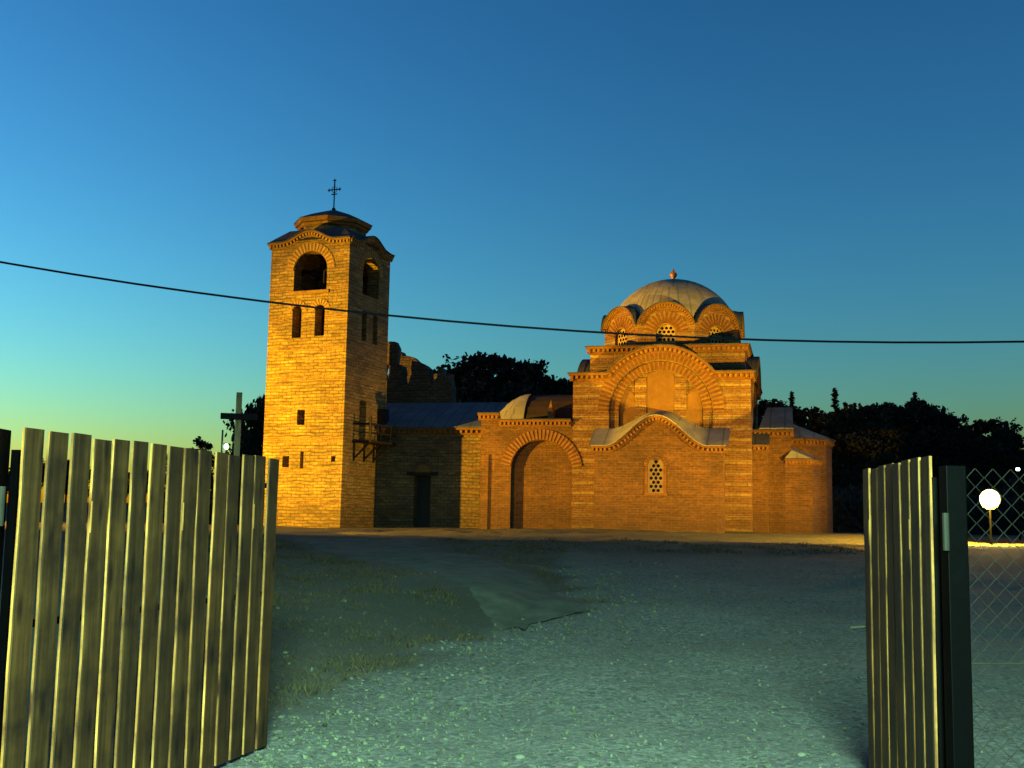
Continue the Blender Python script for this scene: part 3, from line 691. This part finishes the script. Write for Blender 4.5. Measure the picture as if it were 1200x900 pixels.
# conch and dark vault behind the bay
mb = MB(); rings = []
for i in range(9):
    a = R(90 + 90 * i / 8)
    rings.append([Vector((-3.0 + 1.35 * math.cos(a), 3.6 - 1.9 * math.cos(R(180 * j / 12)), wz + .06 + 1.42 * math.sin(a) * math.sin(R(180 * j / 12)) + .0)) for j in range(13)])
mb.loft(rings, cap=False, closed=False); mb.build('conch_roof', M['lead'], CH, smooth=True)
mb = MB(); rings = []
for x in (-3.0, -2.2, -1.5, -.64):
    rings.append([Vector((x, 3.6 - 1.85 * math.cos(R(180 * j / 12)), wz + .06 + 1.36 * math.sin(R(180 * j / 12)))) for j in range(13)])
mb.loft(rings, closed=False); mb.build('vault_roof', M['tile'], CH)
mb = MB(); mb.box(-1.92, -1.72, 1.4, 1.9, wz + .08, wz + .45); mb.add([(-1.95, 1.38, wz + .45), (-1.7, 1.38, wz + .45), (-1.7, 1.9, wz + .45), (-1.95, 1.9, wz + .45), (-1.84, 1.6, wz + 1.0)], [(0, 1, 4), (1, 2, 4), (2, 3, 4), (3, 0, 4), (3, 2, 1, 0)]); mb.build('pinnacle', M['voussoir_pale'], CH)

# east end: bema, low apse, main apse
def poly_prism(parent, name, mat, pts, z0, z1):
    m = MB(); m.loft([[Vector((p[0], p[1], z0)) for p in pts], [Vector((p[0], p[1], z1)) for p in pts]]); return m.build(name, mat, parent)
poly_prism(CH, 'side_bay_wall', M['brick'], [(U1 + .002, .95), (6.78, .95), (6.78, 1.499), (U1 + .002, 1.499)], -.4, 3.50)
mb = MB(); mb.loft([[Vector((U1 + .01, .85, 3.55)), Vector((6.86, .85, 3.55)), Vector((6.86, 1.5, 4.05)), Vector((U1 + .01, 1.5, 4.05))], [Vector((U1 + .01, .85, 3.6)), Vector((6.86, .85, 3.6)), Vector((6.86, 1.5, 4.1)), Vector((U1 + .01, 1.5, 4.1))]]); mb.build('side_bay_roof', M['lead_dark'], CH)
cornice(CH, [(U1 + .01, 3.55), (6.82, 3.55)], lambda t, n, z: (t, .95 - n, z), proud=.12, s=.8, step=.2)
poly_prism(CH, 'bema_wall', M['brick'], [(U1 + .002, 1.5), (7.66, 1.5), (7.66, 6.1), (U1 + .002, 6.1)], -.4, 4.12)
cornice(CH, [(U1 + .02, 4.16), (7.76, 4.16)], lambda t, n, z: (t, 1.5 - n, z), proud=.13, s=.85, step=.2)
mb = MB(); mb.panel([(1.52, 4.1), (6.08, 4.1), (3.9, 5.18), (3.7, 5.18)], [], lambda t, n, z: (7.66 + n, t, z), -.45, 0); mb.build('bema_gable', M['brick'], CH)
mb = MB(); mb.loft([[Vector((U1 + .25, 1.35, 4.2)), Vector((7.74, 1.35, 4.2)), Vector((7.74, 1.35, 4.25)), Vector((U1 + .25, 1.35, 4.25))], [Vector((U1 + .5, 3.8, 5.22)), Vector((7.7, 3.8, 5.22)), Vector((7.7, 3.8, 5.28)), Vector((U1 + .5, 3.8, 5.28))], [Vector((U1 + .5, 6.2, 4.2)), Vector((7.7, 6.2, 4.2)), Vector((7.7, 6.2, 4.26)), Vector((U1 + .5, 6.2, 4.26))]]); mb.build('bema_roof', M['lead'], CH)
lowp = [(7.0, 1.49), (7.42, 1.42), (8.42, 1.52), (8.75, 2.3), (8.6, 2.9), (7.0, 2.9)]
poly_prism(CH, 'low_apse_wall', M['brick'], lowp, -.4, 3.02)
mb = MB(); lp = [(7.38, 1.30), (8.46, 1.40), (8.85, 2.3), (8.7, 2.9)]
mb.add([Vector((*p, 3.06)) for p in lp] + [Vector((7.67, 2.5, 3.62)), Vector((7.67, 1.45, 3.40))], [(0, 1, 5), (1, 4, 5), (1, 2, 4), (2, 3, 4), (0, 5, 4, 3), (3, 2, 1, 0)]); mb.build('low_apse_roof', M['lead'], CH)
mb = MB()
def along(p, q): 
    p = Vector((*p, 0)); q = Vector((*q, 0)); d = (q - p).normalized(); n = Vector((d.y, -d.x, 0)); L = (q - p).length
    return (lambda t, nn, z: tuple(p + d * t + n * nn + Vector((0, 0, z)))), L
for p, q in zip(lowp[1:3], lowp[2:4]): T, L = along(p, q); cornice(CH, [(-.03, 3.05), (L + .03, 3.05)], T, proud=.1, s=.7, step=.19)
mainp = [(7.0, 2.62), (8.15, 2.35), (8.98, 2.95), (9.22, 3.8), (8.98, 4.65), (8.15, 5.2), (7.0, 5.2)]
poly_prism(CH, 'main_apse_wall', M['brick'], mainp, -.4, 3.84)
for p, q in zip(mainp[0:4], mainp[1:5]): T, L = along(p, q); cornice(CH, [(-.03, 3.9), (L + .03, 3.9)], T, proud=.12, s=.85, step=.2)
mb = MB(); mp_ = [(7.3, 2.42), (8.2, 2.2), (9.12, 2.88), (9.38, 3.8), (9.12, 4.7), (8.2, 5.35), (7.3, 5.3)]
mb.add([Vector((*p, 3.94)) for p in mp_] + [Vector((7.67, 3.8, 4.62))], [(i, (i + 1) % 7, 7) for i in range(7)] + [tuple(range(6, -1, -1))]); mb.build('main_apse_roof', M['lead'], CH)

# ------------------------------------------------------------------ trees
def crown_mesh(lobes, n, size, seed, flat=0.0):
    r = random.Random(seed); m = MB()
    for k in range(n):
        c, rad = r.choice(lobes); c = Vector(c)
        d = Vector((r.gauss(0, 1), r.gauss(0, 1), r.gauss(0, 1))).normalized()
        q = rad * (0.35 + 0.72 * r.random() ** 0.6)
        p = c + Vector((d.x * q, d.y * q, d.z * q * .85))
        for _ in range(2):
            a = Vector((r.gauss(0, 1), r.gauss(0, 1), r.gauss(0, 1 - flat))).normalized(); b = a.cross(Vector((r.gauss(0, 1), r.gauss(0, 1), r.gauss(0, 1)))).normalized()
            s = size * r.uniform(.5, 1.2); pp = p + d * r.uniform(-.2, .2)
            m.add([pp - a * s, pp + b * s * .6, pp + a * s * .9, pp - b * s * .55], [(0, 1, 2, 3)])
    return m
def broad_tree(seed, h, w, label, loc, n=1100, size=.26, group=None, name='broadleaf_tree'):
    r = random.Random(seed)
    t = thing(name, label, 'tree', loc, r.random() * 6, group)
    lobes = []
    for k in range(15):
        a = r.random() * 6.3; q = r.random() ** .5 * w * .36; zz = h * (.30 + .55 * r.random()) ; q *= 1.15 - .6 * abs(zz / h - .5)
        lobes.append(((q * math.cos(a), q * math.sin(a), zz), w * r.uniform(.14, .26)))
    lobes.append(((0, 0, h * .5), w * .3))
    for k in range(3): a = r.random() * 6; lobes.append(((w * .15 * math.cos(a), w * .15 * math.sin(a), h * r.uniform(.86, .95)), w * .1))
    crown_mesh(lobes, n, size, seed).build('crown', M['leaf'], t)
    m = MB(); m.tube([(0, 0, -.4), (.05, 0, h * .25), (-.05, .05, h * .6)], [.16, .12, .05], 7)
    for k in range(5):
        a = r.random() * 6.3; m.tube([(0, 0, h * (.22 + .07 * k)), (w * .25 * math.cos(a), w * .25 * math.sin(a), h * (.42 + .09 * k))], [.07, .02], 5)
    m.build('trunk', M['bark'], t); return t
def conifer(seed, h, w, label, loc, group=None):
    r = random.Random(seed); t = thing('conifer_tree', label, 'tree', loc, r.random() * 6, group); m = MB()
    lv = int(h / .19)
    for i in range(lv):
        zz = h * .12 + (h * .88) * i / lv; rad = w * .5 * (1 - i / lv) ** .8 * r.uniform(.35, 1.15) + .05
        for k in range(4):
            a = r.random() * 6.3; L = rad * r.uniform(.7, 1.1)
            for s in range(int(5 + L * 9)):
                q = (s + .5) / int(5 + L * 9) * L; p = Vector((math.cos(a) * q, math.sin(a) * q, zz - q * .12 + r.gauss(0, .06)))
                d = Vector((r.gauss(0, 1), r.gauss(0, 1), r.gauss(0, .35))).normalized() * .19; e = d.cross(Vector((0, 0, 1)) + Vector((r.random(), r.random(), 0))).normalized() * .09
                m.add([p - d, p + e, p + d, p - e], [(0, 1, 2, 3)])
    m.build('crown', M['needle'], t)
    m = MB(); m.tube([(0, 0, -.4), (0, 0, h * .5), (0, 0, h)], [.14, .08, .02], 6); m.build('trunk', M['bark'], t); return t
def at_px(px, Y): return (px - 600) / 1350.0 * Y
def gz(x, y): return hz(x, y) - .1

GW = 'trees of the wooded hill'
protos = [broad_tree(100 + i, 6.0 + .5 * (i % 3), 5.2 + .4 * (i % 2), 'dark leafy tree in the wood left of the domed church', (0, 0, 0), group=GW) for i in range(5)]
used = [False] * 5
def wood_tree(i, x, y, hgt, label):
    p = protos[i % 5]; base = 6.0 + .5 * ((i % 5) % 3); s = hgt / base
    if not used[i % 5]:
        used[i % 5] = True; o = p; o.location = (x, y, gz(x, y)); o["label"] = label; o.scale = (s, s, s)
    else: o = dup(p, (x, y, gz(x, y)), rnd.random() * 6.3, label, GW, (s * rnd.uniform(.9, 1.15), s * rnd.uniform(.9, 1.15), s))
    return o
# tops: (px, world z of the top at Y)
idx = 0
LB = 'dark leafy tree in the wood between the ruined tower and the church'
for row, (Y, dz) in enumerate(((82, 0), (76, -1.8), (70, -4.0))):
    tops = [(505, 11.6), (522, 11.9), (543, 12.5), (566, 13.0), (587, 13.1), (604, 12.7), (624, 12.4), (640, 12.0), (655, 11.6), (668, 11.5), (684, 11.0)]
    for px_, zt in tops:
        px_ += row * 7; x = at_px(px_, Y); zt2 = 1.6 + (zt - 1.6) * Y / 80 + dz + rnd.uniform(-.35, .3) * (1 if row else .5); g = gz(x, Y)
        if zt2 - g > 2: wood_tree(idx, x, Y + rnd.uniform(-1, 1), zt2 - g, LB); idx += 1
LR = 'dark leafy tree in the wooded hillside right of the church'
for row, (Y, dz) in enumerate(((82, 0), (76, -1.6), (70, -3.4), (64, -4.8))):
    tops = [(886, 10.0), (904, 10.0), (925, 9.8), (945, 9.7), (962, 9.6), (980, 9.5), (997, 9.6), (1012, 9.6), (1030, 10.3), (1045, 10.2), (1060, 10.0), (1078, 10.1), (1095, 9.9), (1112, 9.6), (1130, 9.5), (1148, 9.3), (1165, 8.8), (1182, 8.2), (1198, 7.6), (1215, 7.4)]
    for px_, zt in tops:
        px_ += row * 6; x = at_px(px_, Y); zt2 = 1.6 + (zt - 1.6) * Y / 80 + dz + rnd.uniform(-.3, .3); g = gz(x, Y)
        if zt2 - g > 1.5: wood_tree(idx, x, Y + rnd.uniform(-1, 1), zt2 - g, LR); idx += 1
# low trees on the far left, seen beyond the gate leaf
LL = 'low dark tree on the skyline behind the left gate boards'
for px_, zt in [(20, 5.3), (45, 5.4), (72, 5.2), (98, 5.3), (125, 4.9), (152, 4.7), (178, 4.7)]:
    x = at_px(px_, 80); wood_tree(idx, x, 80 + rnd.uniform(-2, 2), 1.6 + (zt - 1.6) - gz(x, 80), LL); idx += 1
for px_, zt, lab in [(216, 6.0, 'small round tree on the skyline, left one of the pair above the gate boards'), (238, 6.8, 'small round tree on the skyline, right one of the pair above the gate boards')]:
    x = at_px(px_, 80); wood_tree(idx, x, 80, zt - gz(x, 80), lab); idx += 1
for px_, Y, zt, lab in [(296, 70, 8.4, 'dark tree behind the wooden cross, against the left edge of the bell tower'), (312, 72, 8.9, 'taller dark tree partly hidden by the left edge of the bell tower'), (288, 66, 6.2, 'low dark tree behind the shaft of the wooden cross')]:
    x = at_px(px_, Y); o = wood_tree(idx, x, Y, zt - gz(x, Y), lab); o.scale = (o.scale[0] * .5, o.scale[1] * .5, o.scale[2]); idx += 1
for px_, zt, w, lab in [(930, 10.9, 1.5, 'narrow spiky conifer on the ridge, nearest to the church'), (981, 11.2, 2.6, 'pointed conifer on the ridge right of the narrow one'), (993, 10.2, 1.8, 'shorter conifer leaning against the pointed ridge conifer'), (1075, 11.0, 4.2, 'wide conifer on the ridge above the right gate boards'), (1108, 9.9, 1.5, 'small conifer tip on the ridge above the bright lamp')]:
    x = at_px(px_, 84); g = gz(x, 84); conifer(int(px_), 1.6 + (zt - 1.6) * 84 / 80 - g, w, lab, (x, 84, g))
# brush at the foot of the wood
m = MB()
for k in range(9000):
    px_ = rnd.uniform(880, 1290) if rnd.random() < .85 else rnd.uniform(190, 330); Y = rnd.uniform(54, 66); x = at_px(px_, Y)
    z = hz(x, Y) + rnd.random() ** 1.2 * (2.0 + noise.noise(Vector((x * .4, Y * .4, 1))) * 1.6)
    a = Vector((rnd.gauss(0, 1), rnd.gauss(0, 1), rnd.gauss(0, 1))).normalized(); b = a.orthogonal().normalized(); s = rnd.uniform(.12, .34)
    p = Vector((x, Y, z)); m.add([p - a * s, p + b * s * .6, p + a * s, p - b * s * .6], [(0, 1, 2, 3)])
kind(m.build('undergrowth', M['leaf']), 'stuff')

# ------------------------------------------------------------------ cable with its poles
def cz(x): return 4.47 + 0.006 * (x - 5) ** 2
for x, lab in ((-23.0, 'concrete pole carrying the overhead cable, outside the left edge'), (27.0, 'concrete pole carrying the overhead cable, outside the right edge')):
    t = thing('utility_pole', lab, 'pole', (x, 18, hz(x, 18)))
    h = cz(x) - hz(x, 18)
    m = MB(); m.tube([(0, 0, -.4), (0, 0, h + .35)], [.14, .09], 10); m.build('pole_shaft', M['pole'], t)
    m = MB(); m.tube([(0, -.1, h - .05), (0, -.1, h)], [.05, .03], 8); m.build('insulator', M['lattice'], t)
m = MB(); m.tube([(x, 17.9, cz(x)) for x in [-23 + i for i in range(51)]], 0.017, 6)
tag(m.build('overhead_cable', M['cable']), 'thin black overhead cable sagging across the sky in front of tower and dome', 'cable')

# ------------------------------------------------------------------ wooden cross, far lamps
t = thing('wooden_cross', 'tall wooden cross standing left of the bell tower behind the gate boards', 'cross', (-7.13, 30, hz(-7.13, 30)), R(12))
h = 4.78 - hz(-7.13, 30)
m = MB(); m.box(-.075, .075, -.06, .06, -.3, h); m.build('upright', M['crosswood'], t, bevel=.008)
m = MB(); m.box(-.45, .50, -.14, -.061, h - .72, h - .56); m.build('crossbar', M['oldwood'], t, bevel=.008)
t = thing('street_lamp', 'small far street lamp with a pale green globe beside the wooden cross', 'street lamp', (-16.05, 65, hz(-16.05, 65)))
h = 5.45 - hz(-16.05, 65)
m = MB(); m.tube([(-.25, 0, -.2), (-.25, 0, h + .9)], .06, 6); m.build('pole_shaft', M['pole'], t)
m = MB(); m.tube([(-.25, 0, h + .1), (0, 0, h + .15)], .03, 5); m.build('lamp_arm', M['pole'], t)
m = MB(); m.tube([(0, 0, h - .2), (0, 0, h - .1), (0, 0, h), (0, 0, h + .12)], [.05, .12, .12, .05], 10); m.build('lamp_globe', M['glow_far'], t, smooth=True)

def flood(name, label, loc, aim, r=.16, post=True, glow=True, bare=False):
    gz0 = hz(loc[0], loc[1]); d = Vector(aim) - Vector(loc); az = math.atan2(d.y, d.x)
    t = thing(name, label, 'lamp', (loc[0], loc[1], gz0), az)
    h = loc[2] - gz0; el = math.atan2(d.z, math.hypot(d.x, d.y)); q = Matrix.Rotation(-el, 3, 'Y'); c = Vector((0, 0, h))
    if post: m = MB(); m.tube([(-.1, 0, -.3), (-.1, 0, h - r)], .035, 8); m.build('lamp_post', M['iron'], t)
    m = MB(); m.loft([[c + q @ Vector((x, y * w, z * w)) for y, z in [(r * math.cos(a * PI / 8), r * math.sin(a * PI / 8)) for a in range(16)]] for x, w in ((-.3, .45), (-.05, 1.06))]); hd = m.build('lamp_head', M['housing'], t)
    m = MB(); C16 = [(math.cos(a * PI / 8), math.sin(a * PI / 8)) for a in range(16)]; R_ = lambda x, w: [c + q @ Vector((x, r * w * a, r * w * b)) for a, b in C16]
    m.loft([R_(-.06, 1.12), R_(.07 if not bare else -.03, 1.12), R_(.07 if not bare else -.03, 1.07), R_(-.06, 1.07), R_(-.06, 1.12)], cap=False); m.build('lamp_hood', M['housing'], hd)
    if glow: m = MB(); m.loft([[c + q @ Vector((x, r * w * math.cos(a * PI / 8), r * w * math.sin(a * PI / 8))) for a in range(16)] for x, w in ((-.045, 1.0), (-.01, .9), (.02, .5))]); m.build('lamp_glass', M['glow'], hd)
    return t
flood('floodlight', 'blazing floodlight on a short post behind the chain link fence', (14.95, 36.0, 2.5), (6, 0, 1.8), r=.28, bare=True)
lamp('floodlight_lamp', 'SPOT', (14.80, 35.75, 2.5), 3000, (1.0, 0.55, 0.03), target=(14.2, 36.6, 1.2), radius=.1, spot_size=R(146), spot_blend=.3)
lamp('floodlight_spill', 'POINT', (14.75, 35.62, 2.6), 220, (1.0, 0.6, 0.12), radius=.2)
flood('floodlight', 'floodlight far left of the bell tower aimed at its front', (-30.2, 37.45, 2.3), (-2, 46, 5), r=.2)
t = flood('floodlight', 'floodlight on a short post in front of the bell tower', (-7.55, 33.85, 1.9), (6.7, 45.8, 5.0), r=.14)
t = flood('floodlight', 'low floodlight on the slope in front of the church', (9.65, 27.0, 1.38), (6.6, 44, 9.0), r=.12)
t = thing('porch_light', 'tiny distant light at the right edge above the fence', 'lamp', (17.6, 40, hz(17.6, 40)))
m = MB(); h = 3.6 - hz(17.6, 40); m.tube([(0, 0, -.3), (0, 0, h)], .04, 6); m.build('lamp_post', M['iron'], t)
m = MB(); m.tube([(-.05, 0, h + .05), (.05, 0, h + .05)], .05, 8); m.build('lamp_glass', M['glow_far'], t)

# ------------------------------------------------------------------ gate: posts, two leaves, fence
def post(label, x, y, w, top, hinges):
    t = thing('gate_post', label, 'post', (x, y, 0), 0)
    m = MB(); m.box(-w / 2, w / 2, -w / 2, w / 2, -.4, top); m.build('post_shaft', M['iron'], t, bevel=.006)
    for hx, hy, hzz in hinges:
        m = MB(); m.tube([(hx, hy, hzz - .09), (hx, hy, hzz + .09)], .016, 10); m.tube([(hx, hy, hzz), (hx * .3, 0, hzz)], .010, 6); m.build('hinge', M['galv'], t)
    return t
post('black steel gate post at the left edge of the frame', -2.42, 5.33, .15, 1.975, [(.09, -.02, 1.62), (.09, -.02, .35)])
post('black steel gate post between the right gate boards and the chain link fence', 2.168, 5.66, .10, 1.90, [(-.062, -.06, 1.58), (-.062, -.06, .35)])

board_protos = []
for i in range(5):
    r = random.Random(50 + i); w = .148; th_ = .018; m = MB(); rings = []
    for k in range(13):
        z = 1.93 * k / 12; wx = .0025 * math.sin(k * .9 + i) + r.gauss(0, .0008); ww = w / 2 + r.gauss(0, .001)
        rings.append([Vector((wx - ww, 0, z)), Vector((wx + ww, 0, z)), Vector((wx + ww, th_ * .75, z)), Vector((wx + ww - .006, th_, z)), Vector((wx - ww + .006, th_, z)), Vector((wx - ww, th_ * .75, z))])
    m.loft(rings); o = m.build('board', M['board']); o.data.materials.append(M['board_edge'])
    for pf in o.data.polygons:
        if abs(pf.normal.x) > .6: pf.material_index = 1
    board_protos.append(o.data); bpy.data.objects.remove(o)
def leaf(label, near, far, top, face, latch=False, nb=15):
    near = Vector(near); far = Vector(far); d = (far - near); L = d.length; d.normalize()
    ang = math.atan2(d.y, d.x); t = thing('gate_leaf', label, 'gate', (near.x, near.y, 0), ang)
    s = face      # +1: boards face the -y_local side
    pitch = L / (nb - 1 + .8)
    r = random.Random(nb)
    for i in range(nb):
        o = bpy.data.objects.new('board', board_protos[(i * 3 + nb) % 5]); COL.objects.link(o); o.parent = t
        sc = (top + r.gauss(0, .004) - .045) / 1.93
        o.location = (.0725 + i * pitch, -s * .0 + (0 if s > 0 else 0), .05); o.rotation_euler = (r.gauss(0, .002), r.gauss(0, .0035), 0)
        if s > 0: o.scale = (1, -1, sc)
        else: o.scale = (1, 1, sc)
    b0, b1 = (.006, .046) if s > 0 else (-.046, -.006)
    for a in (-.012, L - (.0 if latch else .035)):
        m = MB(); m.box(a, a + .04, b0, b1, .10, top - .10); m.build('stile', M['iron'], t)
    for z in (.22, 1.05, top - .20):
        m = MB(); m.box(.029, L - .036, b0 + .003, b1 - .003, z, z + .035); m.build('rail', M['iron'], t)
    if latch:
        m = MB(); y = -.04 if s < 0 else .04
        m.tube([(L + .0, y, .985), (L + .05, y - .1 * 0, .985)], .012, 8); m.tube([(L + .03, -y * .2, .975), (L + .03, .11, .965)], .011, 8); m.build('latch', M['galv'], t)
    return t
leaf('left gate leaf of upright pine boards on a black frame, swung open', (-2.30, 5.42), (-1.635, 8.06), 1.985, 1)
leaf('right gate leaf of pine boards seen almost edge on, with a latch', (2.112, 5.80), (2.25, 7.30), 1.95, -1, latch=True, nb=8)

# chain link fence to the right of the gate
FA = Vector((2.225, 5.68)); FB = Vector((6.6, 6.3)); fd = (FB - FA); FL = fd.length
t = thing('chain_link_fence', 'diamond mesh wire fence right of the black gate post', 'fence', (FA.x, FA.y, 0), math.atan2(fd.y, fd.x))
m = MB(); p = .047; H = 1.91; bot = .06
cols = int(FL / p)
# woven zigzag wires: each wire zigzags between columns i and i+1
for i in range(cols):
    pts = []; k = 0; z = bot
    while z <= H:
        pts.append((i * p + (0 if (k + i) % 2 == 0 else p) + .02, .003 * (1 if (k + i) % 2 else -1), z)); z += p * .95; k += 1
    m.tube(pts, 0.0021, 4, cap=False)
m.build('wire_mesh', M['galv'], t)
for z in (bot, .95):
    m = MB(); m.tube([(0, 0, z), (FL, 0, z)], .003, 5); m.build('tension_wire', M['galv'], t)
for x in (2.2, FL):
    m = MB(); m.tube([(x, .04, -.4), (x, .04, 1.95)], .03, 8); m.build('fence_post', M['iron'], t)

# three pale stones lying on the gravel
for sx, sy, r_, lab in ((0.10, 8.15, .038, 'pale stone on the gravel at the bottom, just right of centre'), (3.35, 12.4, .035, 'small pale stone on the gravel left of the gate latch'), (2.02, 8.1, .038, 'flat pale stone low on the gravel near the right gate leaf')):
    m = MB(); q = random.Random(int(sx * 100)); m.add([Vector((p.x * r_ * q.uniform(.9, 1.4), p.y * r_ * q.uniform(.8, 1.1), p.z * r_ * .6)) for p in IV], IF)
    o = m.build('stone', M['pale_stone'], bevel=.006, smooth=True); o.location = (sx, sy, hz(sx, sy) + .01); tag(o, lab, 'stone', 'pale stones on the gravel')
